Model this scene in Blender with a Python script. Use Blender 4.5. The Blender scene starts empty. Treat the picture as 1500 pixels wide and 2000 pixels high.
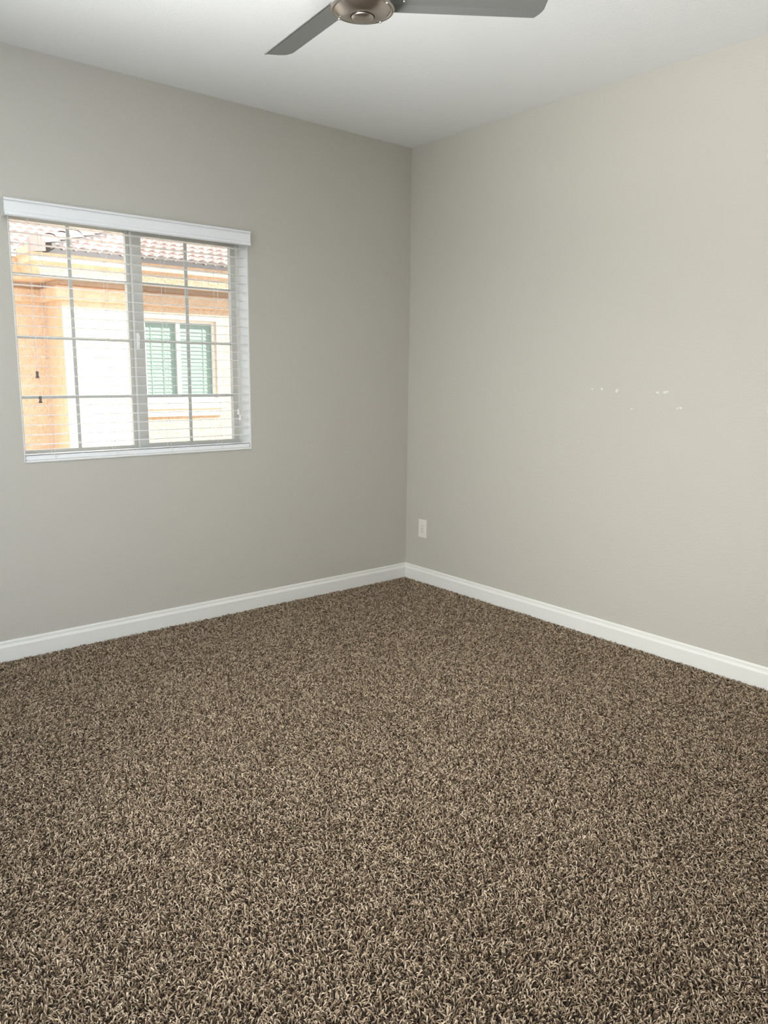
import bpy, bmesh, math, random
import numpy as np
from mathutils import Vector, Matrix

random.seed(7)
rng = np.random.default_rng(11)
C = bpy.context.scene.collection
sc = bpy.context.scene

# ------------------------------------------------------------------ camera
YAW, PITCH, ROLL, FOC = 0.696569, 0.178804, 0.0103673, 1502.12
CAM = Vector((-3.39784, -3.82640, 1.36388))
d = Vector((math.sin(YAW) * math.cos(PITCH), math.cos(YAW) * math.cos(PITCH), -math.sin(PITCH)))
r = d.cross(Vector((0, 0, 1))).normalized()
u = r.cross(d)
cr, sr = math.cos(ROLL), math.sin(ROLL)
R_, U_, B_ = cr * r + sr * u, -sr * r + cr * u, -d
cam_data = bpy.data.cameras.new('camera')
cam = bpy.data.objects.new('camera', cam_data)
C.objects.link(cam)
cam.matrix_world = Matrix(((R_.x, U_.x, B_.x, CAM.x), (R_.y, U_.y, B_.y, CAM.y),
                           (R_.z, U_.z, B_.z, CAM.z), (0, 0, 0, 1)))
cam_data.sensor_fit = 'VERTICAL'
cam_data.sensor_height = 36.0
cam_data.lens = 36.0 * FOC / 2000.0
cam_data.clip_start = 0.05
sc.camera = cam

# ------------------------------------------------------------------ light and exposure
SUN_STRENGTH = 9.0
SKY_STRENGTH = 1.5
SIDE_FILL = 20.0
CEILING_FILL = 55.0
REAR_FILL = 5.0
sc.view_settings.view_transform = 'Standard'
sc.view_settings.look = 'None'
sc.view_settings.gamma = 1.0
sc.view_settings.use_curve_mapping = False
sc.view_settings.exposure = 0.8
world = bpy.data.worlds.new('world')
sc.world = world
world.use_nodes = True
bg = world.node_tree.nodes['Background']
bg.inputs['Color'].default_value = (0.86, 0.93, 1.0, 1)
bg.inputs['Strength'].default_value = SKY_STRENGTH


def add_sun():
    ld = bpy.data.lights.new('sun', 'SUN')
    ld.energy = SUN_STRENGTH
    ld.angle = math.radians(0.6)
    ld.color = (1.0, 0.95, 0.87)
    o = bpy.data.objects.new('sun', ld)
    C.objects.link(o)
    v = Vector((-0.62, 0.62, -0.62))          # direction the light travels
    o.rotation_euler = v.to_track_quat('-Z', 'Y').to_euler()
    o.location = (1, -4, 8)


add_sun()


def add_area(name, loc, direction, sx, sy, energy, color, spread=180):
    ld = bpy.data.lights.new(name, 'AREA')
    ld.shape = 'RECTANGLE'
    ld.size, ld.size_y = sx, sy
    ld.energy = energy
    ld.color = color
    o = bpy.data.objects.new(name, ld)
    C.objects.link(o)
    o.location = loc
    o.rotation_euler = Vector(direction).to_track_quat('-Z', 'Z').to_euler()
    ld.spread = math.radians(spread)
    return o


# fill lamps added outside the unseen left window, for right wall and ceiling
add_area('added_side_fill', (-4.06, -2.30, 1.52), (1, 0.12, -0.30), 2.0, 1.3, SIDE_FILL, (1.0, 0.98, 0.95), 88)
add_area('added_ceiling_fill', (-4.10, -2.30, 1.48), (1, 0.0, 1.5), 2.0, 1.3, CEILING_FILL, (1.0, 0.99, 0.97), 91)
# fill lamp added behind the camera to brighten the window wall
add_area('added_rear_fill', (-3.25, -4.62, 1.15), (0.03, 1, 0.02), 0.75, 1.7, REAR_FILL, (0.84, 0.92, 1.0), 62)


# ------------------------------------------------------------------ helpers
def mat(name, color, rough=0.6, metal=0.0, bump=None, spec=0.5):
    m = bpy.data.materials.new(name)
    m.use_nodes = True
    nt = m.node_tree
    b = nt.nodes['Principled BSDF']
    b.inputs['Base Color'].default_value = (*color, 1)
    b.inputs['Roughness'].default_value = rough
    b.inputs['Metallic'].default_value = metal
    b.inputs['Specular IOR Level'].default_value = spec
    if bump:
        scale, strength, dist = bump[:3]
        tc = nt.nodes.new('ShaderNodeTexCoord')
        n = nt.nodes.new('ShaderNodeTexNoise')
        n.inputs['Scale'].default_value = scale
        n.inputs['Detail'].default_value = 3
        if len(bump) > 3:
            n.inputs['Distortion'].default_value = bump[3]
        bp = nt.nodes.new('ShaderNodeBump')
        bp.inputs['Strength'].default_value = strength
        bp.inputs['Distance'].default_value = dist
        nt.links.new(tc.outputs['Object'], n.inputs['Vector'])
        nt.links.new(n.outputs['Fac'], bp.inputs['Height'])
        nt.links.new(bp.outputs['Normal'], b.inputs['Normal'])
    return m


def mottled(name, ca, cb, scale, rough=0.8, bump=(30, 0.4, 0.01)):
    m = mat(name, ca, rough, bump=bump)
    nt = m.node_tree
    tc = nt.nodes.new('ShaderNodeTexCoord')
    n = nt.nodes.new('ShaderNodeTexNoise')
    n.inputs['Scale'].default_value = scale
    n.inputs['Detail'].default_value = 4
    cr_ = nt.nodes.new('ShaderNodeValToRGB')
    cr_.color_ramp.elements[0].position = 0.35
    cr_.color_ramp.elements[1].position = 0.65
    cr_.color_ramp.elements[0].color = (*ca, 1)
    cr_.color_ramp.elements[1].color = (*cb, 1)
    nt.links.new(tc.outputs['Object'], n.inputs['Vector'])
    nt.links.new(n.outputs['Fac'], cr_.inputs['Fac'])
    nt.links.new(cr_.outputs['Color'], nt.nodes['Principled BSDF'].inputs['Base Color'])
    return m


def pane_mat(name, tint, gloss=0.05, second=None):
    m = bpy.data.materials.new(name)
    m.use_nodes = True
    nt = m.node_tree
    nt.nodes.clear()
    out = nt.nodes.new('ShaderNodeOutputMaterial')
    t = nt.nodes.new('ShaderNodeBsdfTransparent')
    t.inputs['Color'].default_value = (*tint, 1)
    if second is None:
        g = nt.nodes.new('ShaderNodeBsdfGlossy')
        g.inputs['Roughness'].default_value = 0.02
    else:
        g = nt.nodes.new('ShaderNodeBsdfDiffuse')
        g.inputs['Color'].default_value = (*second, 1)
    mx = nt.nodes.new('ShaderNodeMixShader')
    mx.inputs['Fac'].default_value = gloss
    nt.links.new(t.outputs[0], mx.inputs[1])
    nt.links.new(g.outputs[0], mx.inputs[2])
    nt.links.new(mx.outputs[0], out.inputs['Surface'])
    return m


M = {
    'wall': mat('greige_paint', (0.53, 0.510, 0.462), 0.55, bump=(95, 0.22, 0.004), spec=0.35),
    'ceiling': mat('ceiling_paint', (0.875, 0.895, 0.905), 0.8, bump=(110, 0.2, 0.004), spec=0.2),
    'trim': mat('white_trim', (0.80, 0.80, 0.775), 0.35),
    'jamb': mat('white_jamb', (0.82, 0.82, 0.81), 0.5),
    'vinyl': mat('almond_vinyl', (0.72, 0.70, 0.64), 0.4),
    'sash': mat('backlit_almond_sash', (0.57, 0.56, 0.52), 0.4),  # almond vinyl with its backlit shade put into the colour
    'muntin': mat('grid_bar', (0.52, 0.53, 0.50), 0.4),  # bars greyed in colour, as seen against the light
    'blind': mat('white_blind', (0.83, 0.845, 0.86), 0.4),
    'cord': mat('blind_cord', (0.80, 0.77, 0.73), 0.8),
    'tassel_backlit': mat('backlit_brown_tassel', (0.16, 0.13, 0.13), 0.5),  # brownish, with the darkness of backlighting put into the colour
    'tassel_white': mat('white_tassel', (0.82, 0.80, 0.76), 0.5),
    'glass': pane_mat('window_glass', (0.97, 0.98, 0.97), 0.04),
    'screen': pane_mat('insect_screen_mesh', (1, 1, 1), 0.22, (0.10, 0.10, 0.10)),
    'tinted': pane_mat('tinted_glass', (0.85, 0.905, 0.87), 0.08),
    'nickel': mat('brushed_nickel', (0.50, 0.455, 0.42), 0.27, 1.0),
    'gap_shade': mat('recess_shade_black', (0.015, 0.014, 0.013), 0.6),  # shade of the recess around the cap, as a near-black colour
    'blade': mat('grey_blade', (0.23, 0.24, 0.235), 0.30, 0.45),
    'chrome': mat('chrome', (0.85, 0.85, 0.85), 0.12, 1.0),
    'plate': mat('outlet_plastic', (0.80, 0.76, 0.73), 0.35),
    'slot': mat('outlet_slot', (0.25, 0.23, 0.22), 0.6),
    'spackle': mat('spackle', (0.70, 0.69, 0.64), 0.7),
    'backing': mat('carpet_backing', (0.022, 0.014, 0.009), 0.95),
    'stucco': mottled('peach_stucco', (0.70, 0.51, 0.36), (0.76, 0.58, 0.43), 9, 0.9, (16, 0.9, 0.03, 1.5)),
    'stucco_cream': mottled('cream_stucco', (0.82, 0.70, 0.52), (0.85, 0.74, 0.58), 9, 0.9, (16, 0.7, 0.03, 1.5)),
    'tile': mottled('pale_clay_tile', (0.56, 0.40, 0.37), (0.64, 0.49, 0.45), 5, 0.85, (60, 0.3, 0.01)),
    'bird_stop': mat('grey_mortar', (0.11, 0.105, 0.11), 0.9),
    'ext_white': mat('exterior_white', (0.85, 0.85, 0.83), 0.5),
    'far_blind': mat('pale_far_blind', (0.56, 0.61, 0.585), 0.5),
    'gravel': mottled('tan_gravel', (0.50, 0.41, 0.32), (0.62, 0.52, 0.42), 20, 0.95, (60, 0.8, 0.03)),
}


def link(name, me, m=None, parent=None, smooth=False):
    o = bpy.data.objects.new(name, me)
    C.objects.link(o)
    if m is not None:
        me.materials.append(m)
    if parent is not None:
        o.parent = parent
        o.matrix_parent_inverse = Matrix.Translation(parent.location).inverted() if parent.type == 'EMPTY' else Matrix()
    if smooth:
        me.polygons.foreach_set('use_smooth', [True] * len(me.polygons))
    return o


def bm_obj(name, bm, m, parent=None, smooth=False):
    me = bpy.data.meshes.new(name)
    bmesh.ops.recalc_face_normals(bm, faces=bm.faces)
    bm.to_mesh(me)
    bm.free()
    return link(name, me, m, parent, smooth)


def thing(name, loc, label, cat, group=None):
    o = bpy.data.objects.new(name, None)
    C.objects.link(o)
    o.location = loc
    o.empty_display_size = 0.1
    o['label'] = label
    o['category'] = cat
    if group:
        o['group'] = group
    return o


def structure(o):
    o['kind'] = 'structure'
    return o


def box(bm, x0, x1, y0, y1, z0, z1, bevel=0.0):
    vs = [bm.verts.new((x, y, z)) for x in (x0, x1) for y in (y0, y1) for z in (z0, z1)]
    fs = []
    for idx in ((0, 1, 3, 2), (4, 6, 7, 5), (0, 4, 5, 1), (2, 3, 7, 6), (0, 2, 6, 4), (1, 5, 7, 3)):
        fs.append(bm.faces.new([vs[i] for i in idx]))
    if bevel > 0:
        es = {e for f in fs for e in f.edges}
        bmesh.ops.bevel(bm, geom=list(es), offset=bevel, segments=2, affect='EDGES')
    return bm


def box_obj(name, b, m, parent=None, bevel=0.0):
    bm = bmesh.new()
    box(bm, *b, bevel=bevel)
    return bm_obj(name, bm, m, parent)


def prism_x(bm, prof, x0, x1):
    """profile of (y, z) points extruded from x0 to x1"""
    a = [bm.verts.new((x0, y, z)) for y, z in prof]
    b = [bm.verts.new((x1, y, z)) for y, z in prof]
    n = len(prof)
    for i in range(n):
        bm.faces.new((a[i], a[(i + 1) % n], b[(i + 1) % n], b[i]))
    bm.faces.new(a[::-1])
    bm.faces.new(b)


def prism_y(bm, prof, y0, y1):
    a = [bm.verts.new((x, y0, z)) for x, z in prof]
    b = [bm.verts.new((x, y1, z)) for x, z in prof]
    n = len(prof)
    for i in range(n):
        bm.faces.new((a[i], a[(i + 1) % n], b[(i + 1) % n], b[i]))
    bm.faces.new(a[::-1])
    bm.faces.new(b)


def tube(bm, pts, rad, n=6):
    pts = [Vector(p) for p in pts]
    rad = rad if isinstance(rad, (list, tuple)) else [rad] * len(pts)
    rings = []
    for i, p in enumerate(pts):
        t = (pts[min(i + 1, len(pts) - 1)] - pts[max(i - 1, 0)]).normalized()
        s = t.orthogonal().normalized() if abs(t.z) < 0.99 else Vector((1, 0, 0))
        w = t.cross(s).normalized()
        rings.append([bm.verts.new(p + rad[i] * (math.cos(2 * math.pi * k / n) * s + math.sin(2 * math.pi * k / n) * w)) for k in range(n)])
    for a, b in zip(rings, rings[1:]):
        for k in range(n):
            bm.faces.new((a[k], a[(k + 1) % n], b[(k + 1) % n], b[k]))
    bm.faces.new(rings[0][::-1])
    bm.faces.new(rings[-1])


def lathe(bm, prof, cx, cy, n=64):
    """profile of (radius, z) points spun about the vertical through cx, cy"""
    rings = []
    for rad, z in prof:
        if rad < 1e-6:
            rings.append([bm.verts.new((cx, cy, z))])
        else:
            rings.append([bm.verts.new((cx + rad * math.cos(2 * math.pi * k / n), cy + rad * math.sin(2 * math.pi * k / n), z)) for k in range(n)])
    for a, b in zip(rings, rings[1:]):
        for k in range(n):
            k2 = (k + 1) % n
            if len(a) == 1 and len(b) == 1:
                continue
            if len(a) == 1:
                bm.faces.new((a[0], b[k2], b[k]))
            elif len(b) == 1:
                bm.faces.new((a[k], a[k2], b[0]))
            else:
                bm.faces.new((a[k], a[k2], b[k2], b[k]))


# ------------------------------------------------------------------ room shell
H = 2.743
XL, YF = -3.80, -4.30          # left wall, front wall (behind the camera)
WT = 0.17                      # wall thickness
FZ = -0.012                    # carpet backing level; the pile reaches z = 0
OX0, OX1, OZ0, OZ1 = -2.392, -1.182, 0.936, 2.098     # window opening


def wall_with_hole(bm, a0, a1, z0, z1, h, t0, t1, axis):
    """slab spanning a0..a1 by z0..z1 with the hole h = (a0, a1, z0, z1), thickness t0..t1"""
    us = [a0, h[0], h[1], a1]
    zs = [z0, h[2], h[3], z1]
    P = lambda a, z, t: bm.verts.new((a, t, z) if axis == 'x' else (t, a, z))
    g = {(i, j, k): P(us[i], zs[j], t) for i in range(4) for j in range(4) for k, t in enumerate((t0, t1))}
    for k in (0, 1):
        for i in range(3):
            for j in range(3):
                if (i, j) != (1, 1):
                    bm.faces.new((g[i, j, k], g[i + 1, j, k], g[i + 1, j + 1, k], g[i, j + 1, k]))
    for (i, j), (i2, j2) in (((1, 1), (2, 1)), ((2, 1), (2, 2)), ((2, 2), (1, 2)), ((1, 2), (1, 1))):
        bm.faces.new((g[i, j, 0], g[i2, j2, 0], g[i2, j2, 1], g[i, j, 1]))
    for i in range(3):
        for j in (0, 3):
            bm.faces.new((g[i, j, 0], g[i + 1, j, 0], g[i + 1, j, 1], g[i, j, 1]))
            bm.faces.new((g[j, i, 0], g[j, i + 1, 0], g[j, i + 1, 1], g[j, i, 1]))


bm = bmesh.new()
wall_with_hole(bm, XL, 0.0, FZ, H, (OX0, OX1, OZ0, OZ1), 0.0, WT, 'x')
structure(bm_obj('wall_back', bm, M['wall']))
wall_right = structure(box_obj('wall_right', (0.0, WT, YF - WT, WT, FZ, H), M['wall']))
bm = bmesh.new()
wall_with_hole(bm, YF, WT, FZ, H, (-3.35, -1.25, 0.80, 2.2), XL - WT, XL, 'y')
structure(bm_obj('wall_left', bm, M['wall']))
bm = bmesh.new()
wall_with_hole(bm, XL - WT, 0.0, FZ, H, (-3.65, -2.85, FZ + 0.001, 2.04), YF - WT, YF, 'x')  # unseen doorway added to admit the rear fill lamp
structure(bm_obj('wall_front', bm, M['wall']))
structure(box_obj('trim_1', (-3.72, -3.65, YF, YF + 0.015, FZ, 2.11), M['trim']))
structure(box_obj('trim_2', (-2.85, -2.78, YF, YF + 0.015, FZ, 2.11), M['trim']))
structure(box_obj('trim_3', (-3.65, -2.85, YF, YF + 0.015, 2.04, 2.11), M['trim']))
structure(box_obj('ceiling', (XL - WT, WT, YF - WT, WT, H, H + 0.12), M['ceiling']))
floor = structure(box_obj('floor', (XL - WT, WT, YF - WT, WT, FZ - 0.1, FZ), M['backing']))

# baseboards
BT, BH = 0.012, 0.092
base_prof = [(0, FZ), (-BT, FZ), (-BT, 0.061), (-0.0112, 0.0635), (-0.0072, 0.0715), (-0.0058, 0.0785),
             (-0.0062, 0.0815), (-0.0052, 0.086), (-0.0035, 0.0905), (-0.0012, BH), (0, BH)]
bm = bmesh.new()
prism_x(bm, base_prof, XL, -0.0)
structure(bm_obj('baseboard_back', bm, M['trim']))
bm = bmesh.new()
prism_y(bm, base_prof, YF, -0.0)
structure(bm_obj('baseboard_right', bm, M['trim']))
bm = bmesh.new()
prism_y(bm, [(XL - y, z) for y, z in base_prof], YF, 0)
structure(bm_obj('baseboard_left', bm, M['trim']))
bm = bmesh.new()
prism_x(bm, [(YF - y, z) for y, z in base_prof], -2.78, 0)
structure(bm_obj('baseboard_front', bm, M['trim']))

# small spackle dabs where holes were filled on the right wall
for y, z, w, h in ((-1.429, 1.293, .0065, .0085), (-1.486, 1.294, .009, .0095), (-1.575, 1.287, .010, .0105),
                   (-1.800, 1.284, .010, .007), (-1.838, 1.287, .010, .0085), (-1.852, 1.289, .006, .0085), (-1.666, 1.201, .005, .0055),
                   (-1.909, 1.213, .0055, .006), (-1.924, 1.216, .009, .007)):
    bm = bmesh.new()
    bmesh.ops.create_uvsphere(bm, u_segments=12, v_segments=8, radius=1.0)
    ph = random.uniform(0, 6)
    for v in bm.verts:
        a = math.atan2(v.co.z, v.co.y)
        k = 1 + 0.18 * math.sin(2 * a + ph) + 0.1 * math.sin(3 * a + 2 * ph)
        v.co = Vector((v.co.x * 0.0012, y + v.co.y * w * 0.8 * k, z + v.co.z * h * 0.8 * k))
    bm_obj('spackle_patch', bm, M['spackle'], wall_right, True)


# ------------------------------------------------------------------ main window (sliding, with grid bars)
win = bpy.data.objects.new('window_1', None)
C.objects.link(win)
win.location = (-1.787, 0.1, OZ0)
structure(win)
# white reveal lining of the opening
J0, J1 = 0.001, 0.168
box_obj('jamb', (OX0, OX0 + 0.004, J0, J1, OZ0, OZ1), M['jamb'], win)
box_obj('jamb', (OX1 - 0.004, OX1, J0, J1, OZ0, OZ1), M['jamb'], win)
box_obj('head', (OX0 + 0.004, OX1 - 0.004, J0, J1, OZ1 - 0.004, OZ1), M['jamb'], win)
box_obj('sill', (OX0 + 0.0041, OX1 - 0.0041, -0.008, J1, OZ0 - 0.004, OZ0 + 0.006), M['jamb'], win, bevel=0.0025)
# vinyl frame
fx0, fx1, fz0, fz1 = OX0 + 0.004, OX1 - 0.004, OZ0 + 0.006, OZ1 - 0.004
FY0, FY1 = 0.098, 0.166
bm = bmesh.new()
box(bm, fx0, fx0 + 0.028, FY0, FY1, fz0, fz1)
box(bm, fx1 - 0.016, fx1, FY0, FY1, fz0, fz1)
box(bm, fx0 + 0.028, fx1 - 0.016, FY0, FY1, fz0, fz0 + 0.018)
box(bm, fx0 + 0.028, fx1 - 0.016, FY0, FY1, fz1 - 0.03, fz1)
bm_obj('window_frame', bm, M['vinyl'], win)
# fixed sash on the left (outer track)
bm = bmesh.new()
sx0, sx1 = fx0 + 0.028, -1.772
box(bm, sx0, sx0 + 0.012, 0.138, 0.160, fz0 + 0.018, fz1 - 0.03)
box(bm, sx1 - 0.036, sx1, 0.134, 0.160, fz0 + 0.018, fz1 - 0.03)
box(bm, sx0 + 0.012, sx1 - 0.036, 0.138, 0.160, fz0 + 0.018, fz0 + 0.034)
box(bm, sx0 + 0.012, sx1 - 0.036, 0.138, 0.160, fz1 - 0.05, fz1 - 0.03)
fixed = bm_obj('sash', bm, M['sash'], win)
box_obj('glass_pane', (sx0 + 0.010, sx1 - 0.034, 0.148, 0.150, fz0 + 0.03, fz1 - 0.045), M['glass'], fixed)
# sliding sash on the right (inner track)
bm = bmesh.new()
tx0, tx1 = -1.790, fx1 - 0.016
box(bm, tx0, tx0 + 0.050, 0.100, 0.130, fz0 + 0.010, fz1 - 0.03)
box(bm, tx1 - 0.032, tx1, 0.100, 0.130, fz0 + 0.010, fz1 - 0.03)
box(bm, tx0 + 0.050, tx1 - 0.032, 0.100, 0.130, fz0 + 0.018, fz0 + 0.042)
box(bm, tx0 + 0.050, tx1 - 0.032, 0.100, 0.130, fz1 - 0.06, fz1 - 0.03)
slider = bm_obj('sash', bm, M['sash'], win)
box_obj('glass_pane', (tx0 + 0.047, tx1 - 0.029, 0.115, 0.117, fz0 + 0.038, fz1 - 0.055), M['glass'], slider)
# latch on the meeting stile
bm = bmesh.new()
box(bm, tx0 + 0.004, tx0 + 0.020, 0.092, 0.101, 1.470, 1.555, bevel=0.003)
tube(bm, [(tx0 + 0.012, 0.091, 1.545), (tx0 + 0.012, 0.080, 1.535), (tx0 + 0.012, 0.080, 1.500)], [0.005, 0.006, 0.004], 8)
latch = bm_obj('latch', bm, M['ext_white'], slider)
# grid bars (between the panes)
for px0, px1, xs, gy, par in ((sx0 + 0.012, sx1 - 0.036, -2.086, 0.1435, fixed), (tx0 + 0.05, tx1 - 0.032, -1.494, 0.1105, slider)):
    box_obj('grid_bar', (xs - 0.0085, xs + 0.0085, gy - 0.003, gy + 0.0035, fz0 + 0.034, fz1 - 0.05), M['muntin'], par)
    for z in (1.802, 1.515, 1.231):
        for xa, xb in ((px0, xs - 0.0085), (xs + 0.0085, px1)):
            box_obj('grid_bar', (xa, xb, gy - 0.003, gy + 0.0035, z - 0.0075, z + 0.0075), M['muntin'], par)
# insect screen outside the sliding half
bm = bmesh.new()
box(bm, -1.772, fx1 - 0.016, 0.1655, 0.1665, fz0 + 0.018, fz1 - 0.03)
scr = bm_obj('insect_screen', bm, M['screen'], win)

# unseen window added left of the camera to let the fill light in
w2 = bpy.data.objects.new('added_window_2', None)
C.objects.link(w2)
w2.location = (XL - 0.1, -2.45, 0.85)
structure(w2)
bm = bmesh.new()
X0, X1 = XL - 0.14, XL - 0.08
box(bm, X0, X1, -3.35, -3.30, 0.80, 2.20)
box(bm, X0, X1, -1.30, -1.25, 0.80, 2.20)
box(bm, X0, X1, -3.30, -1.30, 0.80, 0.85)
box(bm, X0, X1, -3.30, -1.30, 2.15, 2.20)
box(bm, X0, X1, -2.325, -2.275, 0.85, 2.15)
f2 = bm_obj('window_frame', bm, M['vinyl'], w2)
box_obj('glass_pane', (XL - 0.112, XL - 0.108, -3.302, -2.323, 0.848, 2.152), M['glass'], f2)
box_obj('glass_pane', (XL - 0.112, XL - 0.108, -2.277, -1.298, 0.848, 2.152), M['glass'], f2)

# ------------------------------------------------------------------ window blind
blind = thing('window_blind', (-1.787, 0.03, OZ1), 'white horizontal slat blind hanging open over the sliding window', 'blind')
VX0, VX1 = -2.414, -1.190
vprof = [(-0.036, 2.104), (-0.045, 2.103), (-0.0525, 2.097), (-0.0535, 2.092), (-0.0475, 2.0885), (-0.0465, 2.083),
         (-0.0465, 2.053), (-0.0485, 2.0515), (-0.0485, 2.047), (-0.0465, 2.0455), (-0.0465, 2.0405), (-0.0515, 2.037),
         (-0.0525, 2.032), (-0.049, 2.0275), (-0.042, 2.0265), (-0.036, 2.029)]
bm = bmesh.new()
prism_x(bm, vprof, VX0, VX1)
# returns that run back to the wall at both ends
for x0, x1 in ((VX0, VX0 + 0.010), (VX1 - 0.010, VX1)):
    box(bm, x0, x1, -0.037, -0.001, 2.0285, 2.1035)
bm_obj('valance', bm, M['blind'], blind)
box_obj('headrail', (OX0 + 0.008, OX1 - 0.008, 0.004, 0.060, 2.045, 2.090), M['blind'], blind)
S0, S1 = 0.008, 0.051
slat_z = [0.9685 + 0.0456 * k for k in range(24)]
sl_me = None
for i, z in enumerate(slat_z):
    if sl_me is None:
        bm = bmesh.new()
        prof = []
        N = 8
        for k in range(N + 1):
            y = S0 + (S1 - S0) * k / N
            prof.append((y, 0.0007 * (1 - ((k - N / 2) / (N / 2)) ** 2)))
        prism_x(bm, prof + [(y, zz - 0.0020) for y, zz in prof[::-1]], OX0 + 0.008, OX1 - 0.008)
        o = bm_obj('slat', bm, M['blind'], blind)
        sl_me = o.data
    else:
        o = bpy.data.objects.new('slat', sl_me)
        C.objects.link(o)
        o.parent = blind
        o.matrix_parent_inverse = Matrix.Translation(blind.location).inverted()
    o.location = (0, 0, z)
box_obj('bottom_rail', (OX0 + 0.008, OX1 - 0.008, S0 - 0.002, S1 + 0.002, 0.9425, 0.9625), M['blind'], blind, bevel=0.003)
# ladders: front and rear string and a rung under every slat, with the knot on the bottom rail
for x in (-2.252, -1.957, -1.660, -1.364):
    bm = bmesh.new()
    for y in (S0 - 0.0012, S1 + 0.0012):
        tube(bm, [(x, y, 2.05), (x, y, 0.955)], 0.0009, 5)
    for z in slat_z:
        tube(bm, [(x, S0 - 0.001, z - 0.0026), (x, S1 + 0.001, z - 0.0026)], 0.0006, 4)
    lad = bm_obj('ladder_string', bm, M['cord'], blind)
    bm = bmesh.new()
    tube(bm, [(x - 0.004, S0 - 0.004, 0.9665), (x + 0.002, S0 - 0.006, 0.9625), (x + 0.003, S0 - 0.005, 0.951), (x + 0.009, S0 - 0.003, 0.946)], 0.0016, 6)
    bm_obj('cord_knot', bm, M['tassel_white'], lad)
# pull cords with tassels
tass = [(0.0016, 0.032), (0.0034, 0.030), (0.0042, 0.026), (0.0034, 0.018), (0.0034, 0.012), (0.0048, 0.004), (0.0050, 0.0), (0.0, -0.0005)]
for x, zt, mt, lb in ((-2.311, 1.324, 'tassel_backlit', 'dark taupe tassel on the left pull cord'), (-2.3045, 1.209, 'tassel_backlit', 'dark taupe tassel on the left pull cord'),
                      (-1.262, 1.128, 'tassel_white', None), (-1.252, 1.096, 'tassel_white', None)):
    bm = bmesh.new()
    tube(bm, [(x, -0.004, 2.05), (x, -0.004, zt + 0.03)], 0.0010, 6)
    cd = bm_obj('pull_cord', bm, M['cord'], blind)
    bm = bmesh.new()
    lathe(bm, [(0.0, 0.0322 + zt)] + [(a * 1.65, b + zt) for a, b in tass], x, -0.004, 16)
    t = bm_obj('tassel', bm, M[mt], cd, True)
    if lb:
        t['label'] = lb

# ------------------------------------------------------------------ outlet on the right wall
oy, oz = -0.1685, 0.3545
out = thing('wall_outlet', (0, oy, oz), 'small white outlet plate low on the right wall near the corner', 'outlet')
bm = bmesh.new()
box(bm, -0.006, -0.0002, oy - 0.0395, oy + 0.0395, oz - 0.0605, oz + 0.0605, bevel=0.0025)
bm_obj('cover_plate', bm, M['plate'], out)
rec = box_obj('receptacle', (-0.0085, -0.004, oy - 0.0165, oy + 0.0165, oz - 0.0335, oz + 0.0335), M['plate'], out, bevel=0.0012)
for s in (-1, 1):
    zc = oz + s * 0.017
    bm = bmesh.new()
    box(bm, -0.0090, -0.0080, oy + 0.0050, oy + 0.0068, zc - 0.002, zc + 0.0065)
    box(bm, -0.0090, -0.0080, oy - 0.0070, oy - 0.0050, zc - 0.001, zc + 0.0065)
    box(bm, -0.0090, -0.0080, oy - 0.0020, oy + 0.0020, zc - 0.009, zc - 0.005)
    bm_obj('socket_slots', bm, M['slot'], rec)
bm = bmesh.new()
box(bm, -0.0092, -0.0080, oy - 0.0045, oy + 0.0045, oz - 0.0022, oz + 0.0022)
bm_obj('test_button', bm, M['slot'], rec)
for s in (-1, 1):
    bm = bmesh.new()
    bmesh.ops.create_uvsphere(bm, u_segments=10, v_segments=6, radius=0.003, matrix=Matrix.Translation((-0.0055, oy, oz + s * 0.049)))
    bm_obj('screw', bm, M['plate'], out, True)

# ------------------------------------------------------------------ ceiling fan
fxc, fyc, RZ = -1.822, -1.817, 2.443
fan = thing('ceiling_fan', (fxc, fyc, H), 'grey three-blade ceiling fan with brushed nickel hub under the ceiling', 'ceiling fan')
bm = bmesh.new()
lathe(bm, [(0.0, H - 0.001), (0.070, H - 0.001), (0.070, H - 0.010), (0.055, H - 0.045), (0.020, H - 0.060), (0.0, H - 0.060)], fxc, fyc, 48)
bm_obj('canopy', bm, M['nickel'], fan, True)
bm = bmesh.new()
lathe(bm, [(0.0, H - 0.055), (0.0125, H - 0.055), (0.0125, 2.58), (0.0, 2.58)], fxc, fyc, 24)
bm_obj('downrod', bm, M['nickel'], fan, True)
bm = bmesh.new()
lathe(bm, [(0.0, 2.595), (0.03, 2.594), (0.075, 2.578), (0.088, 2.56), (0.089, 2.52), (0.089, 2.462), (0.090, 2.452), (0.0955, 2.447),
           (0.0965, 2.4425), (0.0945, 2.4385), (0.0905, 2.4375), (0.0870, 2.4395), (0.0855, 2.4415), (0.083, 2.4405), (0.074, 2.4325), (0.062, 2.4265), (0.050, 2.4225),
           (0.0395, 2.4205), (0.0372, 2.4215)], fxc, fyc, 96)
hub = bm_obj('hub', bm, M['nickel'], fan, True)
bm = bmesh.new()
lathe(bm, [(0.0385, 2.4218), (0.0375, 2.432), (0.0, 2.433)], fxc, fyc, 64)
bm_obj('gap_shade_ring', bm, M['gap_shade'], hub, True)
bm = bmesh.new()
lathe(bm, [(0.0, 2.4318), (0.0325, 2.4318), (0.0345, 2.4200), (0.0335, 2.4180), (0.028, 2.4155), (0.018, 2.4135), (0.008, 2.4127), (0.0, 2.4125)], fxc, fyc, 64)
bm_obj('center_cap', bm, M['nickel'], fan, True)


def screw(parent, p, rad=0.0042, dn=Vector((0, 0, -1))):
    bm = bmesh.new()
    bmesh.ops.create_uvsphere(bm, u_segments=12, v_segments=8, radius=rad, matrix=Matrix.Translation(p))
    return bm_obj('screw', bm, M['chrome'], parent, True)


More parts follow.
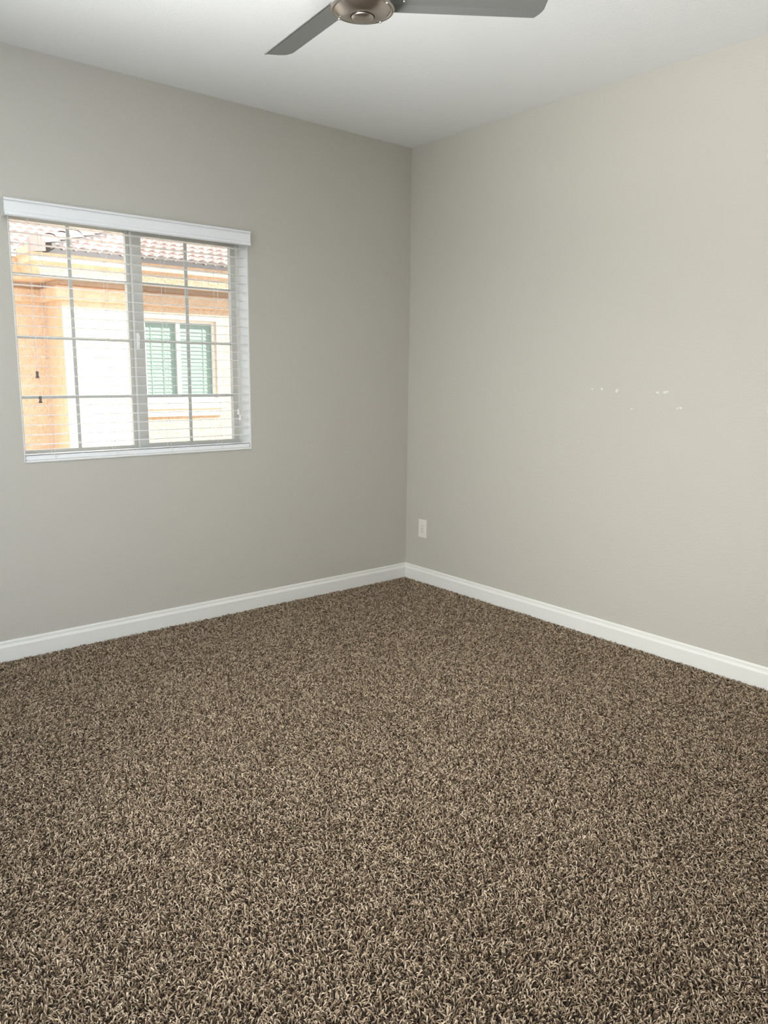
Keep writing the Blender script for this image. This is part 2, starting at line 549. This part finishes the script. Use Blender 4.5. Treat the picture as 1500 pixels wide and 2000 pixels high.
for a in (200, 290, 20, 110):
    a = math.radians(a - 6)
    screw(hub, (fxc + 0.091 * math.cos(a), fyc + 0.091 * math.sin(a), 2.4385))


def blade(ang):
    a = math.radians(ang)
    e = Vector((math.cos(a), math.sin(a), 0))
    n = Vector((-math.sin(a), math.cos(a), 0))
    # cross section (across, height): flat panel, then a lip bent down on the leading edge
    n0, nf, n1 = -0.040, 0.049, 0.071
    z0, zf, z1 = 2.4945, 2.4805, 2.4670

    def zat(t):
        return zf + (t - nf) * (z1 - zf) / (n1 - nf) if t > nf else z0 + (t - n0) * (zf - z0) / (nf - n0)
    ts = [n0, -0.034, -0.024, 0.0, 0.025, nf - 0.004, nf, nf + 0.003, 0.060, 0.067, n1]

    def tip(t):
        if t > 0.045:
            return 0.566 - 0.026 * ((t - 0.045) / 0.026) ** 1.6
        if t < -0.012:
            return 0.566 - 0.030 * ((-0.012 - t) / 0.028) ** 2
        return 0.566
    bm = bmesh.new()
    th = 0.003
    top, bot = [], []
    rows = 14
    for t in ts:
        tr, br = [], []
        for k in range(rows + 1):
            rr = 0.080 + (tip(t) - 0.080) * k / rows
            p = Vector((fxc, fyc, 0)) + e * rr + n * t
            br.append(bm.verts.new((p.x, p.y, zat(t))))
            tr.append(bm.verts.new((p.x, p.y, zat(t) + th)))
        top.append(tr)
        bot.append(br)
    for i in range(len(ts) - 1):
        for k in range(rows):
            bm.faces.new((bot[i][k], bot[i + 1][k], bot[i + 1][k + 1], bot[i][k + 1]))
            bm.faces.new((top[i][k], top[i][k + 1], top[i + 1][k + 1], top[i + 1][k]))
    for k in range(rows):
        for i in (0, len(ts) - 1):
            bm.faces.new((bot[i][k], bot[i][k + 1], top[i][k + 1], top[i][k]))
    for i in range(len(ts) - 1):
        for k in (0, rows):
            bm.faces.new((bot[i][k], top[i][k], top[i + 1][k], bot[i + 1][k]))
    b = bm_obj('blade', bm, M['blade'], fan)
    for rr, t in ((0.128, 0.030), (0.128, -0.012)):
        p = Vector((fxc, fyc, 0)) + e * rr + n * t
        screw(b, (p.x, p.y, zat(t) - 0.001))
    return b


for ang in (83.8, -36.3, 203.8):
    blade(ang)

# ------------------------------------------------------------------ neighbouring house
house = thing('neighbor_house', (1.5, 7.2, -0.15), 'peach stucco house with pale wavy roof tiles seen through the window', 'house')
GX, GZ = 8.0, -0.15
WY, RY, CX = 7.0, 7.7, 0.05       # wing wall, recessed wall, wing corner


def path(o):
    return [(-6.0, RY - o), (CX - o, RY - o), (CX - o, WY - o), (GX, WY - o)]


def band(name, prof, m, parent=house, segs=(0, 1, 2)):
    """prof: (offset, z) rows swept along the L-shaped outline of the house"""
    bm = bmesh.new()
    rows = [[bm.verts.new((x, y, z)) for x, y in path(o)] for o, z in prof]
    for a, b in zip(rows, rows[1:]):
        for k in segs:
            bm.faces.new((a[k], a[k + 1], b[k + 1], b[k]))
    bmesh.ops.delete(bm, geom=[v for v in bm.verts if not v.link_faces], context='VERTS')
    return bm_obj(name, bm, m, parent)


# wall with a hole for its window
NX0, NX1, NZ0, NZ1 = 1.15, 2.29, 0.97, 2.10
bm = bmesh.new()
us, zs = [CX, NX0, NX1, GX], [GZ, NZ0, NZ1, 2.9]
g = [[bm.verts.new((x, WY, z)) for z in zs] for x in us]
for i in range(3):
    for j in range(3):
        if (i, j) != (1, 1):
            bm.faces.new((g[i][j], g[i + 1][j], g[i + 1][j + 1], g[i][j + 1]))
rev = [g[1][1], g[2][1], g[2][2], g[1][2]]
inn = [bm.verts.new((v.co.x, WY + 0.10, v.co.z)) for v in rev]
for k in range(4):
    bm.faces.new((rev[k], rev[(k + 1) % 4], inn[(k + 1) % 4], inn[k]))
c0 = [bm.verts.new((x, y, z)) for x, y in ((CX, WY), (CX, RY), (-6.0, RY)) for z in (GZ, 2.9)]
bm.faces.new((c0[0], c0[1], c0[3], c0[2]))
bm.faces.new((c0[2], c0[3], c0[5], c0[4]))
bm_obj('wall', bm, M['stucco'], house)
band('cornice', [(0.49, 2.79), (0.47, 2.79), (0.455, 2.775), (0.455, 2.695), (0.42, 2.685), (0.40, 2.67), (0.385, 2.62), (0.35, 2.56), (0.345, 2.535), (0.05, 2.53)], M['stucco'])
band('trim_band', [(0.0, 2.47), (0.075, 2.45), (0.085, 2.435), (0.085, 2.29), (0.07, 2.275), (0.0, 2.272)], M['stucco'])
band('bird_stop', [(0.44, 2.90), (0.475, 2.885), (0.475, 2.79), (0.44, 2.785)], M['bird_stop'], segs=(2,))
band('eave_return', [(0.42, 2.90), (0.47, 2.89), (0.47, 2.79)], M['stucco'], segs=(1,))
# white gutter end board of the recessed part
box_obj('fascia_board', (-6.0, -0.425, RY - 0.535, RY - 0.475, 2.795, 2.865), M['ext_white'], house)

# roof of wavy tiles
SL = 0.35
PER, AMP, EXPO = 0.15, 0.026, 0.315
EZ = 2.855


def tiles(name, xfun0, xfun1, ye, nrows, m):
    bm = bmesh.new()
    for rr in range(nrows):
        y0, y1 = ye + rr * EXPO * 0.944, ye + (rr + 1) * EXPO * 0.944 + 0.02
        za, zb = EZ + SL * (y0 - ye) + 0.040, EZ + SL * (y1 - ye) + 0.002
        x0, x1 = xfun0(y0), xfun1(y0)
        k0, k1 = math.floor(x0 / PER * 10), math.ceil(x1 / PER * 10)
        prev = None
        jit = [random.uniform(-0.006, 0.006) for _ in range(400)]
        for k in range(k0, k1 + 1):
            x = k * PER / 10
            w = AMP * (math.sin(2 * math.pi * x / PER) + 0.22 * math.sin(4 * math.pi * x / PER + 1.2))
            jz = jit[int(math.floor((x + 60) / (2 * PER))) % 400]
            col = [bm.verts.new((x, y0 + jz + 0.060, za + w - 0.045)), bm.verts.new((x, y0 + jz, za + w)), bm.verts.new((x, (y0 + y1) / 2, (za + zb) / 2 + w)), bm.verts.new((x, y1, zb + w))]
            if prev:
                for i in range(3):
                    bm.faces.new((prev[i], col[i], col[i + 1], prev[i + 1]))
            prev = col
    o = bm_obj(name, bm, m, house, True)
    return o


EX, EY = -0.28, 6.50
tiles('tile_roof', lambda y: EX + 0.02 + (y - EY), lambda y: GX, EY, 14, M['tile'])
tiles('tile_roof', lambda y: -6.0, lambda y: EX + (y - 7.2) + 0.05, 7.2, 16, M['tile'])
bm = bmesh.new()
vs = [bm.verts.new(v) for v in ((EX, EY, EZ + 0.02), (EX, EY + 0.72, EZ + 0.02), (EX + 4.5, EY + 5.22, EZ + 0.02 + SL * 4.5), (EX + 4.5, EY + 4.5, EZ + 0.02 + SL * 4.5))]
bm.faces.new(vs)
hs = bm_obj('roof_slope', bm, M['tile'], house)
hs.data.materials[0] = M['tile']
# half-round cap tiles along the hip, on grey mortar
hd = Vector((1, 1, SL)).normalized()
hp = Vector((EX - 0.10, EY - 0.10, EZ + 0.0))
sd = Vector((1, -1, 0)).normalized()
up = sd.cross(hd)
if up.z < 0:
    up = -up
for k in range(9):
    a = hp + hd * (0.335 * k)
    bm = bmesh.new()
    N = 10
    rings = []
    for j, (s, rad, lift) in enumerate(((-0.02, 0.112, 0.030), (-0.02, 0.130, 0.034), (0.37, 0.108, 0.012))):
        cc = a + hd * s + up * lift
        rings.append([bm.verts.new(cc + sd * (rad * math.cos(math.pi * q / N)) + up * (rad * 0.75 * math.sin(math.pi * q / N))) for q in range(N + 1)])
    for r0, r1 in zip(rings, rings[1:]):
        for q in range(N):
            bm.faces.new((r0[q], r0[q + 1], r1[q + 1], r1[q]))
    if k == 0:
        lo = [bm.verts.new(v.co - Vector((0, 0, 0.10))) for v in (rings[0][0], rings[0][-1])]
        bm.faces.new(rings[0] + [lo[1], lo[0]])
    bm_obj('hip_cap_tile', bm, M['tile'], house, True)
bm = bmesh.new()
mb = [bm.verts.new(hp + hd * s + sd * t + up * q) for s in (0.15, 3.3) for t, q in ((-0.10, -0.05), (-0.10, 0.03), (0.10, 0.03), (0.10, -0.05))]
for i in range(4):
    bm.faces.new((mb[i], mb[(i + 1) % 4], mb[4 + (i + 1) % 4], mb[4 + i]))
bm.faces.new(mb[:4])
bm.faces.new(mb[4:])
bm_obj('hip_mortar', bm, M['bird_stop'], house)

# its window with a closed mint-looking blind behind tinted glass
bm = bmesh.new()
y0, y1 = WY + 0.03, WY + 0.078
box(bm, NX0, NX0 + 0.045, y0, y1, NZ0, NZ1)
box(bm, NX1 - 0.045, NX1, y0, y1, NZ0, NZ1)
box(bm, NX0 + 0.045, NX1 - 0.045, y0, y1, NZ0, NZ0 + 0.04)
box(bm, NX0 + 0.045, NX1 - 0.045, y0, y1, NZ1 - 0.04, NZ1)
box(bm, 1.665, 1.722, y0 - 0.01, y1, NZ0 + 0.04, NZ1 - 0.04)
nf = bm_obj('window_frame', bm, M['ext_white'], house)
box_obj('pane', (NX0 + 0.045, 1.665, WY + 0.048, WY + 0.052, NZ0 + 0.04, NZ1 - 0.04), M['tinted'], nf)
box_obj('pane', (1.722, NX1 - 0.045, WY + 0.060, WY + 0.064, NZ0 + 0.04, NZ1 - 0.04), M['tinted'], nf)
bm = bmesh.new()
z = NZ0 + 0.03
while z < NZ1 - 0.04:
    vs = [bm.verts.new(v) for v in ((NX0 + 0.003, WY + 0.084, z), (NX1 - 0.003, WY + 0.084, z), (NX1 - 0.003, WY + 0.098, z + 0.056), (NX0 + 0.003, WY + 0.098, z + 0.056))]
    bm.faces.new(vs)
    z += 0.055
for x in (1.30, 1.48, 1.87, 2.12):
    box(bm, x - 0.006, x + 0.006, WY + 0.080, WY + 0.083, NZ0 + 0.01, NZ1 - 0.01)
bm_obj('blind', bm, M['far_blind'], nf)
# window surround and sill
bm = bmesh.new()
box(bm, NX0 - 0.10, NX1 + 0.08, WY - 0.07, WY + 0.03, NZ0 - 0.16, NZ0 - 0.005)
box(bm, NX0 - 0.08, NX1 + 0.06, WY - 0.045, WY, NZ0 - 0.27, NZ0 - 0.16)
bm_obj('window_sill', bm, M['stucco_cream'], house)
bm = bmesh.new()
box(bm, NX1 + 0.001, NX1 + 0.06, WY - 0.03, WY + 0.03, NZ0 - 0.005, NZ1 + 0.05)
box(bm, NX0 - 0.06, NX0 - 0.001, WY - 0.03, WY + 0.03, NZ0 - 0.005, NZ1 + 0.05)
box(bm, NX0 - 0.001, NX1 + 0.001, WY - 0.03, WY + 0.03, NZ1 + 0.001, NZ1 + 0.05)
bm_obj('window_surround', bm, M['stucco_cream'], house)

# side yard between the houses
structure(box_obj('ground', (-9, 9, WT + 0.02, 9.0, GZ - 0.1, GZ), M['gravel']))

# ------------------------------------------------------------------ carpet pile
def value_noise(x, y, cell, seed):
    g_ = np.random.default_rng(seed).random((64, 64))
    gx, gy = (x + 10) / cell, (y + 10) / cell
    ix, iy = np.floor(gx).astype(int), np.floor(gy).astype(int)
    fx, fy = gx - ix, gy - iy
    fx, fy = fx * fx * (3 - 2 * fx), fy * fy * (3 - 2 * fy)
    G = lambda a, b: g_[a % 64, b % 64]
    return (G(ix, iy) * (1 - fx) + G(ix + 1, iy) * fx) * (1 - fy) + (G(ix, iy + 1) * (1 - fx) + G(ix + 1, iy + 1) * fx) * fy


def carpet():
    sp = 0.0059
    xs = np.arange(XL + 0.02, -0.0165, sp)
    ys = np.arange(YF + 0.02, -0.0165, sp)
    X, Y = np.meshgrid(xs, ys)
    X = X.ravel() + rng.uniform(-0.5, 0.5, X.size) * sp
    Y = Y.ravel() + rng.uniform(-0.5, 0.5, Y.size) * sp
    X = np.minimum(X, -0.0150)
    Y = np.minimum(Y, -0.0150)
    n = X.size
    lf = value_noise(X, Y, 0.55, 3) + 0.5 * value_noise(X, Y, 0.22, 4)
    phi = rng.uniform(0, 2 * np.pi, n)
    bias = (lf - 0.75) * 6.0
    wgt = 0.45
    dx = np.cos(phi) + wgt * np.cos(bias)
    dy = np.sin(phi) + wgt * np.sin(bias)
    ln = np.hypot(dx, dy) + 1e-6
    dx, dy = dx / ln, dy / ln
    # keep the pile from leaning into the baseboards
    edge = np.minimum(-X, -Y) < 0.03
    m1 = edge & (-X < 0.03) & (dx > 0)
    dx[m1] *= -1
    m2 = edge & (-Y < 0.03) & (dy > 0)
    dy[m2] *= -1
    hgt = np.clip(rng.uniform(0.0055, 0.0115, n) + 0.0065 * (value_noise(X, Y, 0.017, 8) - 0.45), 0.004, 0.015)
    lean = rng.uniform(0.0030, 0.0125, n)
    rad = rng.uniform(0.0011, 0.0023, n)
    sx, sy = -dy, dx
    bend = rng.uniform(-0.0085, 0.0085, n)
    prof = [(0.0, 0.0, 0.80), (0.35, 0.62, 1.05), (0.85, 0.97, 1.0)]
    V = np.zeros((n, 10, 3), np.float32)
    for i, (fl, fh, fr) in enumerate(prof):
        px = X + dx * lean * fl + sx * bend * fl * fl
        py = Y + dy * lean * fl + sy * bend * fl * fl
        pz = FZ + hgt * fh
        tilt = (0.25, 0.6, 1.1)[i]
        wx, wy, wz = -dx * math.cos(tilt), -dy * math.cos(tilt), math.sin(tilt)
        for k in range(3):
            a = 2 * math.pi * k / 3 + 0.5
            ca, sa = math.cos(a), math.sin(a)
            V[:, i * 3 + k, 0] = px + rad * fr * (ca * sx + sa * wx)
            V[:, i * 3 + k, 1] = py + rad * fr * (ca * sy + sa * wy)
            V[:, i * 3 + k, 2] = pz + rad * fr * sa * wz
    V[:, 9, 0] = X + dx * lean * 1.25 + sx * bend * 1.9
    V[:, 9, 1] = Y + dy * lean * 1.25 + sy * bend * 1.9
    V[:, 9, 2] = FZ + hgt * 0.82
    V[..., 2] = np.maximum(V[..., 2], FZ + 0.0002)
    V[..., 0] = np.minimum(V[..., 0], -BT - 0.0004)
    V[..., 1] = np.minimum(V[..., 1], -BT - 0.0004)
    faces = []
    for i in range(2):
        for k in range(3):
            a, b = i * 3 + k, i * 3 + (k + 1) % 3
            faces.append((a, b, b + 3))
            faces.append((a, b + 3, a + 3))
    for k in range(3):
        faces.append((6 + k, 6 + (k + 1) % 3, 9))
    F = np.array(faces, np.int32)
    nf_ = len(faces)
    idx = (F[None] + (np.arange(n, dtype=np.int32) * 10)[:, None, None]).reshape(-1)
    me = bpy.data.meshes.new('carpet_pile')
    me.vertices.add(n * 10)
    me.vertices.foreach_set('co', V.reshape(-1))
    me.loops.add(idx.size)
    me.loops.foreach_set('vertex_index', idx)
    me.polygons.add(n * nf_)
    me.polygons.foreach_set('loop_start', np.arange(0, idx.size, 3, dtype=np.int32))
    me.polygons.foreach_set('loop_total', np.full(n * nf_, 3, np.int32))
    me.polygons.foreach_set('use_smooth', np.ones(n * nf_, bool))
    me.update()
    # each yarn has its own colour: taupe, beige or dark brown
    t = np.clip(rng.beta(1.1, 1.15, n), 0, 1)
    at = me.attributes.new('yarn', 'FLOAT', 'POINT')
    at.data.foreach_set('value', np.repeat(t.astype(np.float32), 10))
    m = mat('carpet_yarn', (0.3, 0.25, 0.2), 0.85, spec=0.2)
    nt = m.node_tree
    an = nt.nodes.new('ShaderNodeAttribute')
    an.attribute_name = 'yarn'
    rp = nt.nodes.new('ShaderNodeValToRGB')
    el = rp.color_ramp.elements
    el[0].position, el[0].color = 0.0, (0.034, 0.021, 0.012, 1)
    el[1].position, el[1].color = 1.0, (0.75, 0.61, 0.465, 1)
    e2 = el.new(0.45)
    e2.color = (0.315, 0.23, 0.154, 1)
    nt.links.new(an.outputs['Fac'], rp.inputs['Fac'])
    nt.links.new(rp.outputs['Color'], nt.nodes['Principled BSDF'].inputs['Base Color'])
    o = link('carpet_pile', me, m)
    o['kind'] = 'stuff'
    o['label'] = 'speckled brown and taupe twisted pile carpet covering the whole floor'
    o['category'] = 'carpet'


carpet()
